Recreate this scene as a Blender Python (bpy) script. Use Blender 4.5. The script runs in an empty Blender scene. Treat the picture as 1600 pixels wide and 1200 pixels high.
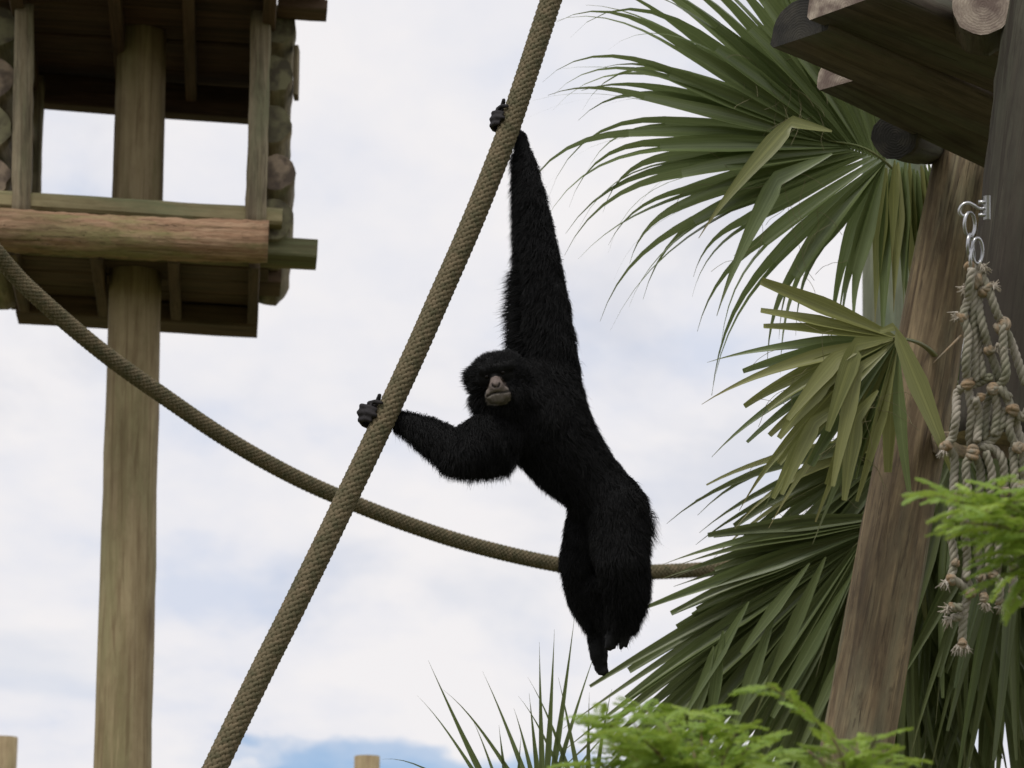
import bpy, bmesh, math, random
import numpy as np
from mathutils import Vector, Matrix
random.seed(11); RNG = np.random.default_rng(5)
S = bpy.context.scene; COL = S.collection
R_ = math.radians

# ------------------------------------------------------------------ camera
PITCH = 15.0; FPX = 4500.0; CAM = Vector((0, 0, 1.6))
cd = bpy.data.cameras.new('camera'); cam = bpy.data.objects.new('camera', cd); COL.objects.link(cam)
cam.location = CAM; cam.rotation_euler = (R_(90 + PITCH), 0, 0)
cd.sensor_width = 36; cd.lens = 36 * FPX / 1600; cd.clip_end = 3000
cd.dof.use_dof = True; cd.dof.focus_distance = 8.3; cd.dof.aperture_fstop = 5.8
S.camera = cam
S.render.resolution_x, S.render.resolution_y = 1024, 768
RT = Vector((1, 0, 0)); FW = Vector((0, math.cos(R_(PITCH)), math.sin(R_(PITCH)))); UP = Vector((0, -math.sin(R_(PITCH)), math.cos(R_(PITCH))))
def ray(px, py): return FW + RT * ((px - 800) / FPX) + UP * ((600 - py) / FPX)
def P(px, py, d): return CAM + ray(px, py) * d                      # point at forward distance d
def PY(px, py, y): r = ray(px, py); return CAM + r * (y / r.y)      # point on the upright plane at y
def PZ(px, py, z): r = ray(px, py); return CAM + r * ((z - CAM.z) / r.z)   # point on the level plane at z

# ------------------------------------------------------------------ node helpers
def N(nt, typ, **kw):
    n = nt.nodes.new(typ)
    for k, v in kw.items():
        if k.startswith('i_'):
            key = k[2:]
            key = int(key) if key.isdigit() else key.replace('_', ' ')
            n.inputs[key].default_value = v
        else: setattr(n, k, v)
    return n
def L(nt, a, b): nt.links.new(a, b)
def ramp(nt, fac, stops, interp='LINEAR'):
    r = nt.nodes.new('ShaderNodeValToRGB'); r.color_ramp.interpolation = interp
    e = r.color_ramp.elements
    while len(e) < len(stops): e.new(0.5)
    for el, (p, c) in zip(e, stops):
        el.position = p; el.color = (c, c, c, 1) if not isinstance(c, tuple) else (*c, 1)
    L(nt, fac, r.inputs[0]); return r.outputs[0]
def mixc(nt, fac, a, b, blend='MIX'):
    m = nt.nodes.new('ShaderNodeMix'); m.data_type = 'RGBA'; m.blend_type = blend
    for sock, v in ((m.inputs[0], fac), (m.inputs[6], a), (m.inputs[7], b)):
        if isinstance(v, bpy.types.NodeSocket): L(nt, v, sock)
        elif isinstance(v, tuple): sock.default_value = (*v, 1)
        else: sock.default_value = v
    return m.outputs[2]
def math_(nt, op, a, b=0.0, clamp=False):
    m = nt.nodes.new('ShaderNodeMath'); m.operation = op; m.use_clamp = clamp
    for s, v in ((m.inputs[0], a), (m.inputs[1], b)):
        if isinstance(v, bpy.types.NodeSocket): L(nt, v, s)
        else: s.default_value = v
    return m.outputs[0]

# ------------------------------------------------------------------ sky and sun
SUN_EL, SUN_AZ = 58, 215          # azimuth measured clockwise from +Y, sun behind the camera to the left
w = bpy.data.worlds.new('World'); S.world = w; w.use_nodes = True
nt = w.node_tree; nt.nodes.clear()
out = N(nt, 'ShaderNodeOutputWorld')
sky = N(nt, 'ShaderNodeTexSky', sky_type='NISHITA', sun_disc=False, sun_elevation=R_(SUN_EL), sun_rotation=R_(SUN_AZ), air_density=1.0, dust_density=0.2, ozone_density=2.0, altitude=2500)
bgs = N(nt, 'ShaderNodeBackground', i_Strength=0.105); L(nt, sky.outputs[0], bgs.inputs[0])
tc = N(nt, 'ShaderNodeTexCoord')
sep = N(nt, 'ShaderNodeSeparateXYZ'); L(nt, tc.outputs['Generated'], sep.inputs[0])
zc = math_(nt, 'ADD', math_(nt, 'MAXIMUM', sep.outputs[2], 0.0), 0.16)
dv = N(nt, 'ShaderNodeCombineXYZ'); L(nt, math_(nt, 'DIVIDE', sep.outputs[0], zc), dv.inputs[0]); L(nt, math_(nt, 'DIVIDE', sep.outputs[1], zc), dv.inputs[1])
mp = N(nt, 'ShaderNodeMapping'); mp.inputs['Location'].default_value = (0.30, 0.0, 0.0); mp.inputs['Scale'].default_value = (1.6, 1.0, 1.0)
L(nt, dv.outputs[0], mp.inputs[0])
big = N(nt, 'ShaderNodeTexNoise', i_Scale=1.5, i_Detail=7.0, i_Roughness=0.56, i_Distortion=0.3); L(nt, mp.outputs[0], big.inputs['Vector'])
mp2 = N(nt, 'ShaderNodeMapping'); mp2.inputs['Location'].default_value = (7.3, 2.1, 0.0); mp2.inputs['Scale'].default_value = (1.5, 1.0, 1.0)
L(nt, dv.outputs[0], mp2.inputs[0])
sm = N(nt, 'ShaderNodeTexNoise', i_Scale=2.4, i_Detail=6.0, i_Roughness=0.55); L(nt, mp2.outputs[0], sm.inputs['Vector'])
# a break in the cloud low over the horizon ahead, with a ragged edge
gx = math_(nt, 'DIVIDE', math_(nt, 'SUBTRACT', math_(nt, 'DIVIDE', sep.outputs[0], sep.outputs[1]), -0.034), 0.085)
gz = math_(nt, 'DIVIDE', math_(nt, 'SUBTRACT', sep.outputs[2], 0.124), 0.019)
gd = math_(nt, 'ADD', math_(nt, 'MULTIPLY', gx, gx), math_(nt, 'MULTIPLY', gz, gz))
gap = ramp(nt, math_(nt, 'ADD', gd, math_(nt, 'MULTIPLY', math_(nt, 'SUBTRACT', sm.outputs[0], 0.45), 6.0)), [(0.0, 0.80), (0.5, 0.66), (1.05, 0.2), (1.7, 0.0)], 'EASE')
gap = math_(nt, 'MULTIPLY', gap, math_(nt, 'GREATER_THAN', sep.outputs[1], 0.0))
cov = math_(nt, 'SUBTRACT', ramp(nt, big.outputs[0], [(0.27, 0.0), (0.36, 0.80), (0.50, 1.0)], 'EASE'), gap, True)
shade = ramp(nt, sm.outputs[0], [(0.33, (0.63, 0.67, 0.775)), (0.44, (0.755, 0.755, 0.80)), (0.56, (0.825, 0.805, 0.815))])
bgc = N(nt, 'ShaderNodeBackground', i_Strength=1.0); L(nt, shade, bgc.inputs[0])
mx = N(nt, 'ShaderNodeMixShader'); L(nt, cov, mx.inputs[0]); L(nt, bgs.outputs[0], mx.inputs[1]); L(nt, bgc.outputs[0], mx.inputs[2])
L(nt, mx.outputs[0], out.inputs[0])
sl = bpy.data.lights.new('sun', 'SUN'); sl.energy = 1.5; sl.angle = R_(14); sl.color = (1, 0.965, 0.91)
sun = bpy.data.objects.new('sun', sl); COL.objects.link(sun)
a, e = R_(SUN_AZ), R_(SUN_EL)
sun.rotation_euler = Vector((math.sin(a) * math.cos(e), math.cos(a) * math.cos(e), math.sin(e))).to_track_quat('Z', 'Y').to_euler()
vs = S.view_settings; vs.view_transform = 'Standard'; vs.look = 'None'; vs.exposure = 0.12; vs.gamma = 1; vs.use_curve_mapping = False

# ------------------------------------------------------------------ object helpers
def tag(o, label=None, cat=None, group=None, kind=None):
    if label: o['label'] = label
    if cat: o['category'] = cat
    if group: o['group'] = group
    if kind: o['kind'] = kind
    return o
def empty(name, loc): o = bpy.data.objects.new(name, None); COL.objects.link(o); o.location = loc; o.empty_display_size = 0.1; return o
PINV = {}
def attach(o, parent):
    if parent is not None:
        o.parent = parent
        o.matrix_parent_inverse = PINV[parent.name].inverted() if parent.name in PINV else Matrix.Translation(parent.location).inverted()
    return o
def mesh_obj(name, verts, faces, mats, parent=None, smooth=True, midx=None, uv=None, matrix=None):
    me = bpy.data.meshes.new(name)
    me.from_pydata([tuple(v) for v in verts], [], faces)
    for m in (mats if isinstance(mats, (list, tuple)) else [mats]): me.materials.append(m)
    if midx is not None: me.polygons.foreach_set('material_index', np.array(midx, dtype=np.int32))
    me.polygons.foreach_set('use_smooth', np.full(len(me.polygons), bool(smooth)))
    if uv is not None:
        ul = me.uv_layers.new(name='UVMap'); li = np.zeros(len(me.loops), dtype=np.int32); me.loops.foreach_get('vertex_index', li)
        ul.data.foreach_set('uv', np.asarray(uv, dtype=np.float32)[li].ravel())
    me.update()
    o = bpy.data.objects.new(name, me); COL.objects.link(o)
    if matrix is not None: o.matrix_world = matrix; PINV[o.name] = matrix.copy()
    return attach(o, parent)
def resample(pts, step):
    """Catmull-Rom through pts, then even steps"""
    p = [np.array(q, float) for q in pts]
    ext = [2 * p[0] - p[1]] + p + [2 * p[-1] - p[-2]]
    dense = []
    for i in range(1, len(ext) - 2):
        a0, a1, a2, a3 = ext[i - 1:i + 3]
        for t in np.linspace(0, 1, 24, endpoint=False):
            dense.append(0.5 * ((2 * a1) + (-a0 + a2) * t + (2 * a0 - 5 * a1 + 4 * a2 - a3) * t * t + (-a0 + 3 * a1 - 3 * a2 + a3) * t ** 3))
    dense.append(p[-1]); dense = np.array(dense)
    s = np.r_[0, np.cumsum(np.linalg.norm(np.diff(dense, axis=0), axis=1))]
    n = max(2, int(round(s[-1] / step)) + 1); q = np.linspace(0, s[-1], n)
    return np.stack([np.interp(q, s, dense[:, k]) for k in range(3)], 1), q
def frames(path):
    t = np.gradient(path, axis=0); t /= np.linalg.norm(t, axis=1)[:, None] + 1e-12
    n0 = np.cross(t[0], [0.3, 0.1, 1.0]); n0 /= np.linalg.norm(n0); ns = [n0]
    for i in range(1, len(t)):
        n = ns[-1] - t[i] * np.dot(ns[-1], t[i]); ns.append(n / (np.linalg.norm(n) + 1e-12))
    ns = np.array(ns); return t, ns, np.cross(t, ns)
def tube(path, rad, sides=8, caps=True, flat=1.0):
    path = np.asarray(path, float); n = len(path); rad = np.broadcast_to(np.asarray(rad, float), (n,))
    t, nn, bb = frames(path); a = np.linspace(0, 2 * np.pi, sides, endpoint=False)
    v = path[:, None, :] + rad[:, None, None] * (np.cos(a)[None, :, None] * nn[:, None, :] + flat * np.sin(a)[None, :, None] * bb[:, None, :])
    v = v.reshape(-1, 3); f = []
    for i in range(n - 1):
        for k in range(sides):
            k2 = (k + 1) % sides; f.append((i * sides + k, i * sides + k2, (i + 1) * sides + k2, (i + 1) * sides + k))
    if caps: f.append(tuple(range(sides - 1, -1, -1))); f.append(tuple((n - 1) * sides + k for k in range(sides)))
    return v, f
class MB:
    def __init__(s): s.v = []; s.f = []; s.m = []; s.n = 0
    def add(s, v, f, m=0):
        v = np.asarray(v, float); s.v.append(v); s.f += [tuple(i + s.n for i in q) for q in f]; s.m += [m] * len(f); s.n += len(v)
    def tube(s, path, rad, sides=6, m=0, caps=True, flat=1.0): v, f = tube(path, rad, sides, caps, flat); s.add(v, f, m)
    def build(s, name, mats, parent=None, smooth=True): return mesh_obj(name, np.concatenate(s.v), s.f, mats, parent, smooth, s.m)
def sec_round(r, n=20): return [(r * math.cos(2 * math.pi * k / n), r * math.sin(2 * math.pi * k / n)) for k in range(n)]
def sec_rect(w_, h_, b=0.006):
    w_, h_ = w_ / 2, h_ / 2
    return [(w_ - b, -h_), (w_, -h_ + b), (w_, h_ - b), (w_ - b, h_), (-w_ + b, h_), (-w_, h_ - b), (-w_, -h_ + b), (-w_ + b, -h_)]
def sec_half(w_, h_, n=12):           # flat face down at z = 0
    return [(w_ / 2 * math.cos(math.pi * k / n), 0.012 + (h_ - 0.012) * math.sin(math.pi * k / n)) for k in range(n + 1)] + [(-w_ / 2 + 0.008, 0), (w_ / 2 - 0.008, 0)]
def timber(name, p0, p1, sec, mats, parent=None, taper=1.0, segs=10, rough=0.004, up=(0, 0, 1), smooth=True, bow=0.0, cut=(0, 0)):
    """a beam or log: section swept from p0 to p1, local X along the grain, end faces take the second material"""
    p0, p1 = Vector(p0), Vector(p1); X = (p1 - p0); ln = X.length; X.normalize()
    up = Vector(up)
    if abs(X.dot(up)) > 0.98: up = Vector((0, -1, 0))
    Y = up.cross(X).normalized(); Z = X.cross(Y)
    M = Matrix.Translation(p0) @ Matrix((X, Y, Z)).transposed().to_4x4()
    sec = np.array(sec); m = len(sec); ph = random.random() * 6; v = []; f = []; mi = []
    prof = RNG.normal(0, rough, m)
    for i in range(segs + 1):
        t = i / segs; k = 1 + (taper - 1) * t
        d = prof * 0.6 + RNG.normal(0, rough * 0.5, m)
        rr = np.linalg.norm(sec, axis=1) + 1e-9
        q = sec * (k + d / rr)[:, None]
        x = ln * t
        for j in range(m):
            xx = x + (cut[0] * q[j, 0] * (1 - t) + cut[1] * q[j, 0] * t)
            v.append((xx, q[j, 0] + bow * math.sin(math.pi * t + ph * 0), q[j, 1] + rough * math.sin(ph + 5 * t)))
    for i in range(segs):
        for j in range(m):
            j2 = (j + 1) % m; f.append((i * m + j, i * m + j2, (i + 1) * m + j2, (i + 1) * m + j)); mi.append(0)
    f.append(tuple(range(m - 1, -1, -1))); f.append(tuple(segs * m + j for j in range(m))); mi += [1, 1]
    mats = mats if isinstance(mats, (list, tuple)) else [mats, mats]
    o = mesh_obj(name, v, f, list(mats), parent, smooth, mi, matrix=M)
    me = o.data
    sharp = np.zeros(len(me.polygons), bool); sm_ = np.ones(len(me.polygons), bool); sm_[-2:] = False
    if not smooth: sm_[:] = False
    me.polygons.foreach_set('use_smooth', sm_)
    return o

# ------------------------------------------------------------------ materials
def wood(name, c1, c2, dark, green=(0.16, 0.19, 0.09), gamt=0.3, stain=0.35, bump=0.35, crack=0.5, rough=0.78, knots=0.6, gscale=1.0, slen=0.28):
    m = bpy.data.materials.new(name); m.use_nodes = True; nt = m.node_tree; b = nt.nodes['Principled BSDF']
    tc = N(nt, 'ShaderNodeTexCoord'); oi = N(nt, 'ShaderNodeObjectInfo')
    off = N(nt, 'ShaderNodeVectorMath', operation='SCALE'); off.inputs[0].default_value = (31, 17, 23); L(nt, oi.outputs['Random'], off.inputs['Scale'])
    ad = N(nt, 'ShaderNodeVectorMath', operation='ADD'); L(nt, tc.outputs['Object'], ad.inputs[0]); L(nt, off.outputs[0], ad.inputs[1])
    def noise(scale, vec, detail=5, r=0.55, dist=0.0):
        mp = N(nt, 'ShaderNodeMapping'); mp.inputs['Scale'].default_value = vec; L(nt, ad.outputs[0], mp.inputs[0])
        n = N(nt, 'ShaderNodeTexNoise', i_Scale=scale * gscale, i_Detail=float(detail), i_Roughness=r, i_Distortion=dist); L(nt, mp.outputs[0], n.inputs['Vector']); return n.outputs[0]
    g = noise(3.0, (0.55, 9, 9), 6, 0.6, 0.6); fine = noise(6.0, (0.5, 22, 22), 5, 0.65, 0.3)
    blot = noise(1.6, (0.7, 2.2, 2.2), 6, 0.6, 0.4); blot2 = noise(2.7, (0.5, 2.6, 2.6), 5, 0.6); mott = noise(14, (0.8, 1.6, 1.6), 6, 0.65)
    col = mixc(nt, ramp(nt, g, [(0.40, 0.0), (0.60, 1.0)]), c1, c2)
    col = mixc(nt, math_(nt, 'MULTIPLY', ramp(nt, blot2, [(0.47, 0.0), (0.62, 1.0)]), gamt), col, green)
    col = mixc(nt, math_(nt, 'MULTIPLY', ramp(nt, blot, [(0.50, 0.0), (0.66, 1.0)]), stain), col, dark)
    col = mixc(nt, math_(nt, 'MULTIPLY', ramp(nt, mott, [(0.45, 0.0), (0.75, 1.0)]), 0.35), col, dark)
    streak = noise(5.0, (slen, 6.5, 6.5), 7, 0.68, 0.8)
    col = mixc(nt, math_(nt, 'MULTIPLY', ramp(nt, streak, [(0.53, 0.0), (0.60, 0.7), (0.70, 1.0)]), min(1, stain + .25)), col, dark)
    col = mixc(nt, math_(nt, 'MULTIPLY', ramp(nt, streak, [(0.32, 1.0), (0.42, 0.0)]), 0.5), col, tuple(min(.8, x * 1.22) for x in c2))
    cr = ramp(nt, fine, [(0.30, 1.0), (0.38, 0.0)])
    col = mixc(nt, math_(nt, 'MULTIPLY', cr, crack), col, tuple(x * 0.35 for x in dark))
    vm = N(nt, 'ShaderNodeMapping'); vm.inputs['Scale'].default_value = (1.5, 4.2, 4.2); L(nt, ad.outputs[0], vm.inputs[0])
    vo = N(nt, 'ShaderNodeTexVoronoi', i_Scale=1.0, i_Randomness=1.0); L(nt, vm.outputs[0], vo.inputs['Vector'])
    kn = ramp(nt, vo.outputs['Distance'], [(0.07, 1.0), (0.13, 0.45), (0.24, 0.0)])
    col = mixc(nt, math_(nt, 'MULTIPLY', kn, knots), col, (dark[0] * 0.5, dark[1] * 0.38, dark[2] * 0.35))
    # slight tone shift from piece to piece
    hs = N(nt, 'ShaderNodeHueSaturation'); L(nt, col, hs.inputs['Color']); L(nt, math_(nt, 'ADD', math_(nt, 'MULTIPLY', oi.outputs['Random'], 0.35), 0.83), hs.inputs['Value'])
    L(nt, hs.outputs[0], b.inputs['Base Color']); b.inputs['Roughness'].default_value = rough; b.inputs['Specular IOR Level'].default_value = 0.25
    h = math_(nt, 'SUBTRACT', math_(nt, 'ADD', math_(nt, 'MULTIPLY', g, 0.7), math_(nt, 'MULTIPLY', mott, 0.35)), math_(nt, 'MULTIPLY', cr, 0.8))
    bp = N(nt, 'ShaderNodeBump', i_Strength=bump, i_Distance=0.012); L(nt, h, bp.inputs['Height']); L(nt, bp.outputs[0], b.inputs['Normal'])
    return m
def endgrain(name, c1, c2, dark):
    m = bpy.data.materials.new(name); m.use_nodes = True; nt = m.node_tree; b = nt.nodes['Principled BSDF']
    tc = N(nt, 'ShaderNodeTexCoord'); mp = N(nt, 'ShaderNodeMapping'); mp.inputs['Scale'].default_value = (0, 1, 1); L(nt, tc.outputs['Object'], mp.inputs[0])
    wv = N(nt, 'ShaderNodeTexWave', wave_type='RINGS', rings_direction='X', i_Scale=38.0, i_Distortion=5.0, i_Detail=4.0, i_Detail_Scale=2.5); L(nt, mp.outputs[0], wv.inputs['Vector'])
    oi = N(nt, 'ShaderNodeObjectInfo'); off = N(nt, 'ShaderNodeVectorMath', operation='SCALE'); off.inputs[0].default_value = (31, 17, 23); L(nt, oi.outputs['Random'], off.inputs['Scale'])
    ad = N(nt, 'ShaderNodeVectorMath', operation='ADD'); L(nt, tc.outputs['Object'], ad.inputs[0]); L(nt, off.outputs[0], ad.inputs[1])
    ns = N(nt, 'ShaderNodeTexNoise', i_Scale=14.0, i_Detail=5.0); L(nt, ad.outputs[0], ns.inputs['Vector'])
    col = mixc(nt, math_(nt, 'MULTIPLY', wv.outputs['Fac'], 0.45), c1, c2); col = mixc(nt, ramp(nt, ns.outputs[0], [(0.42, 0.0), (0.58, 0.9)]), col, dark)
    n2 = N(nt, 'ShaderNodeTexNoise', i_Scale=5.0, i_Detail=6.0, i_Roughness=0.65); L(nt, ad.outputs[0], n2.inputs['Vector']); col = mixc(nt, ramp(nt, n2.outputs[0], [(0.44, 0.0), (0.62, 0.75)]), col, dark)
    L(nt, col, b.inputs['Base Color']); b.inputs['Roughness'].default_value = 0.9
    bp = N(nt, 'ShaderNodeBump', i_Strength=0.22, i_Distance=0.004); L(nt, wv.outputs['Fac'], bp.inputs['Height']); L(nt, bp.outputs[0], b.inputs['Normal'])
    return m
def simple(name, c, rough=0.6, metal=0.0, c2=None, scale=30.0, bump=0.0, spec=0.4):
    m = bpy.data.materials.new(name); m.use_nodes = True; nt = m.node_tree; b = nt.nodes['Principled BSDF']
    b.inputs['Roughness'].default_value = rough; b.inputs['Metallic'].default_value = metal; b.inputs['Specular IOR Level'].default_value = spec
    tc = N(nt, 'ShaderNodeTexCoord'); ns = N(nt, 'ShaderNodeTexNoise', i_Scale=scale, i_Detail=5.0, i_Roughness=0.6); L(nt, tc.outputs['Object'], ns.inputs['Vector'])
    L(nt, mixc(nt, ramp(nt, ns.outputs[0], [(0.35, 0.0), (0.65, 1.0)]), c, c2 or tuple(x * 0.75 for x in c)), b.inputs['Base Color'])
    if bump:
        bp = N(nt, 'ShaderNodeBump', i_Strength=bump, i_Distance=0.01); L(nt, ns.outputs[0], bp.inputs['Height']); L(nt, bp.outputs[0], b.inputs['Normal'])
    return m
def leafmat(name, ca, cb, tipc, trans=0.3, rough=0.42, transc=None, stripes=26.0):
    m = bpy.data.materials.new(name); m.use_nodes = True; nt = m.node_tree; b = nt.nodes['Principled BSDF']
    oi = N(nt, 'ShaderNodeObjectInfo'); uv = N(nt, 'ShaderNodeTexCoord')
    mp = N(nt, 'ShaderNodeMapping'); mp.inputs['Scale'].default_value = (stripes, 1.4, 1); L(nt, uv.outputs['UV'], mp.inputs[0])
    ad = N(nt, 'ShaderNodeVectorMath', operation='ADD'); L(nt, mp.outputs[0], ad.inputs[0])
    cx = N(nt, 'ShaderNodeCombineXYZ'); L(nt, math_(nt, 'MULTIPLY', oi.outputs['Random'], 90.0), cx.inputs[1]); L(nt, cx.outputs[0], ad.inputs[1])
    ns = N(nt, 'ShaderNodeTexNoise', i_Scale=1.0, i_Detail=4.0); L(nt, ad.outputs[0], ns.inputs['Vector'])
    col = mixc(nt, oi.outputs['Random'], ca, cb)
    col = mixc(nt, ramp(nt, ns.outputs[0], [(0.38, 0.0), (0.64, 0.55)]), col, tuple(x * 1.55 for x in cb))
    su = N(nt, 'ShaderNodeSeparateXYZ'); L(nt, uv.outputs['UV'], su.inputs[0])
    col = mixc(nt, ramp(nt, su.outputs[1], [(0.80, 0.0), (1.0, 0.8)]), col, tipc)
    mid = ramp(nt, math_(nt, 'ABSOLUTE', math_(nt, 'SUBTRACT', su.outputs[0], 0.5)), [(0.0, 0.5), (0.07, 0.0)])
    col = mixc(nt, mid, col, tuple(min(1, x * 1.8) for x in cb))
    L(nt, col, b.inputs['Base Color']); b.inputs['Roughness'].default_value = rough; b.inputs['Specular IOR Level'].default_value = 0.6
    tr = N(nt, 'ShaderNodeBsdfTranslucent'); L(nt, mixc(nt, 0.5, col, transc or cb), tr.inputs[0])
    mx = N(nt, 'ShaderNodeMixShader', i_0=trans); L(nt, b.outputs[0], mx.inputs[1]); L(nt, tr.outputs[0], mx.inputs[2])
    L(nt, mx.outputs[0], nt.nodes['Material Output'].inputs[0]); return m

M = {}
M['pole'] = wood('pale_treated_pine', (0.275, 0.213, 0.118), (0.35, 0.28, 0.162), (0.13, 0.082, 0.042), (0.19, 0.185, 0.085), 0.5, 0.34, 0.22, 0.3)
M['lean'] = wood('weathered_brown_pine', (0.165, 0.118, 0.070), (0.335, 0.255, 0.148), (0.075, 0.055, 0.038), (0.22, 0.21, 0.135), 0.65, 0.6, 0.6, 0.6, gscale=1.4, knots=.9, slen=.45)
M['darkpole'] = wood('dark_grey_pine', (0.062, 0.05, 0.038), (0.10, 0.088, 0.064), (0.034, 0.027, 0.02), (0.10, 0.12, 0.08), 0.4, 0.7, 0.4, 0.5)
M['greypole'] = wood('grey_green_pine', (0.17, 0.19, 0.13), (0.235, 0.25, 0.17), (0.10, 0.105, 0.065), (0.13, 0.19, 0.12), 0.7, 0.5, 0.2, 0.3)
M['bark'] = wood('peeled_red_log', (0.28, 0.165, 0.098), (0.40, 0.265, 0.165), (0.12, 0.08, 0.042), (0.20, 0.20, 0.075), 0.75, 0.45, 1.0, 0.55, gscale=1.6)
M['beam'] = wood('green_stained_beam', (0.23, 0.195, 0.10), (0.31, 0.265, 0.145), (0.11, 0.085, 0.045), (0.17, 0.195, 0.10), 0.7, 0.4, 0.35, 0.4)
M['post'] = wood('weathered_post', (0.23, 0.185, 0.115), (0.34, 0.285, 0.19), (0.09, 0.07, 0.045), (0.16, 0.18, 0.095), 0.6, 0.6, 0.5, 0.6, knots=0.9)
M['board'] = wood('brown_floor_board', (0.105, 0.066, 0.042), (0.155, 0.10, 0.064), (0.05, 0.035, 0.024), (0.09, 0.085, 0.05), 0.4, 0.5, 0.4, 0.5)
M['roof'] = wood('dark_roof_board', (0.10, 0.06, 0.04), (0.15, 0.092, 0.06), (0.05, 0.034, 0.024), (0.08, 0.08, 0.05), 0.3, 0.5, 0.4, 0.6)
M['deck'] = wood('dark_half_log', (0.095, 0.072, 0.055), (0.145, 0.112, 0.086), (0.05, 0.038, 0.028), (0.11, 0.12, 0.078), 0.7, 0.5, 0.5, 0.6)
M['end'] = endgrain('sawn_log_end', (0.36, 0.28, 0.20), (0.26, 0.19, 0.13), (0.10, 0.075, 0.058))
M['endgreen'] = endgrain('mossy_log_end', (0.22, 0.205, 0.115), (0.165, 0.15, 0.085), (0.075, 0.062, 0.042))
M['enddark'] = endgrain('shade_dark_log_end', (0.045, 0.04, 0.03), (0.03, 0.027, 0.02), (0.012, 0.011, 0.009))  # shade on the bearer's end put into the ring colours
M['endpale'] = endgrain('pale_log_end', (0.46, 0.39, 0.31), (0.33, 0.26, 0.20), (0.13, 0.09, 0.075))
M['rope'] = simple('brown_braided_rope', (0.185, 0.145, 0.088), 0.85, c2=(0.095, 0.088, 0.048), scale=34, bump=0.4, spec=0.2)
M['ropecore'] = simple('rope_core', (0.05, 0.042, 0.025), 0.95, spec=0.1)
M['net'] = simple('grey_white_net_cord', (0.36, 0.325, 0.265), 0.9, c2=(0.22, 0.215, 0.15), scale=16, bump=0.4, spec=0.2)
M['knot'] = simple('tan_cord_binding', (0.32, 0.22, 0.13), 0.85, c2=(0.27, 0.245, 0.19), scale=45, bump=0.4, spec=0.2)
M['fray'] = simple('frayed_cord_end', (0.48, 0.44, 0.38), 0.9, c2=(0.42, 0.36, 0.28), scale=30, spec=0.2)
M['steel'] = simple('galvanised_steel', (0.55, 0.55, 0.56), 0.32, 1.0, (0.40, 0.40, 0.41), 20)
M['fur'] = simple('black_fur', (0.017, 0.017, 0.0175), 0.75, c2=(0.010, 0.010, 0.010), scale=9, spec=0.11)
M['eye'] = simple('dark_eye', (0.008, 0.006, 0.005), 0.15, spec=0.25)
M['palm'] = leafmat('palm_leaf', (0.118, 0.165, 0.052), (0.185, 0.226, 0.09), (0.23, 0.215, 0.10), 0.36, 0.36)
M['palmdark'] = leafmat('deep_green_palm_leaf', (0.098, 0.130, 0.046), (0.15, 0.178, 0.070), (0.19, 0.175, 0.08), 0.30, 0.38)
M['palmold'] = leafmat('yellowing_palm_leaf', (0.18, 0.20, 0.06), (0.265, 0.27, 0.095), (0.28, 0.20, 0.09), 0.34)
M['petiole'] = simple('palm_stalk', (0.15, 0.18, 0.07), 0.5, c2=(0.20, 0.19, 0.08), scale=8)
M['fibre'] = simple('pale_palm_fibre', (0.30, 0.27, 0.15), 0.8, scale=8)
M['trunk'] = wood('palm_trunk_bark', (0.12, 0.095, 0.07), (0.19, 0.155, 0.115), (0.05, 0.04, 0.03), gamt=0.2, bump=1.0, crack=0.7)
M['feather'] = leafmat('bright_feathery_leaf', (0.155, 0.28, 0.035), (0.29, 0.39, 0.06), (0.36, 0.38, 0.09), 0.44, 0.5, (0.40, 0.50, 0.08), 2.0)
M['twig'] = simple('reddish_twig', (0.17, 0.10, 0.055), 0.7, c2=(0.16, 0.17, 0.06), scale=12)
M['ground'] = simple('grassy_ground', (0.075, 0.095, 0.035), 0.95, c2=(0.13, 0.11, 0.06), scale=0.6, bump=0.5, spec=0.1)

# siamang skin: fur-dark hide everywhere, bare grey muzzle and hands from a vertex colour
m = bpy.data.materials.new('siamang_skin'); m.use_nodes = True; nt = m.node_tree; b = nt.nodes['Principled BSDF']
at = N(nt, 'ShaderNodeVertexColor', layer_name='skin'); tc = N(nt, 'ShaderNodeTexCoord')
ns = N(nt, 'ShaderNodeTexNoise', i_Scale=120.0, i_Detail=4.0); L(nt, tc.outputs['Object'], ns.inputs['Vector'])
L(nt, mixc(nt, 0.6, at.outputs[0], mixc(nt, 1.0, at.outputs[0], ramp(nt, ns.outputs[0], [(0.3, 0.45), (0.7, 1.0)]), 'MULTIPLY')), b.inputs['Base Color'])
b.inputs['Roughness'].default_value = 0.65; b.inputs['Specular IOR Level'].default_value = 0.15
bp = N(nt, 'ShaderNodeBump', i_Strength=0.3, i_Distance=0.004); L(nt, ns.outputs[0], bp.inputs['Height']); L(nt, bp.outputs[0], b.inputs['Normal'])
M['skin'] = m

# ------------------------------------------------------------------ ground
gv = []; gf = []; n = 24
for j in range(n + 1):
    for i in range(n + 1):
        x = (i / n - 0.5); y = (j / n - 0.5); gv.append((np.sign(x) * abs(2 * x) ** 2 * 600, np.sign(y) * abs(2 * y) ** 2 * 600 + 10, 0))
for j in range(n):
    for i in range(n): gf.append((j * (n + 1) + i, j * (n + 1) + i + 1, (j + 1) * (n + 1) + i + 1, (j + 1) * (n + 1) + i))
tag(mesh_obj('ground', gv, gf, M['ground']), kind='structure')

def to_ground(p0, p1):
    """continue the line p0 -> p1 down to just under the ground"""
    d = p1 - p0; return p0 + d * ((p0.z + 0.05) / -d.z)

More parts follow.
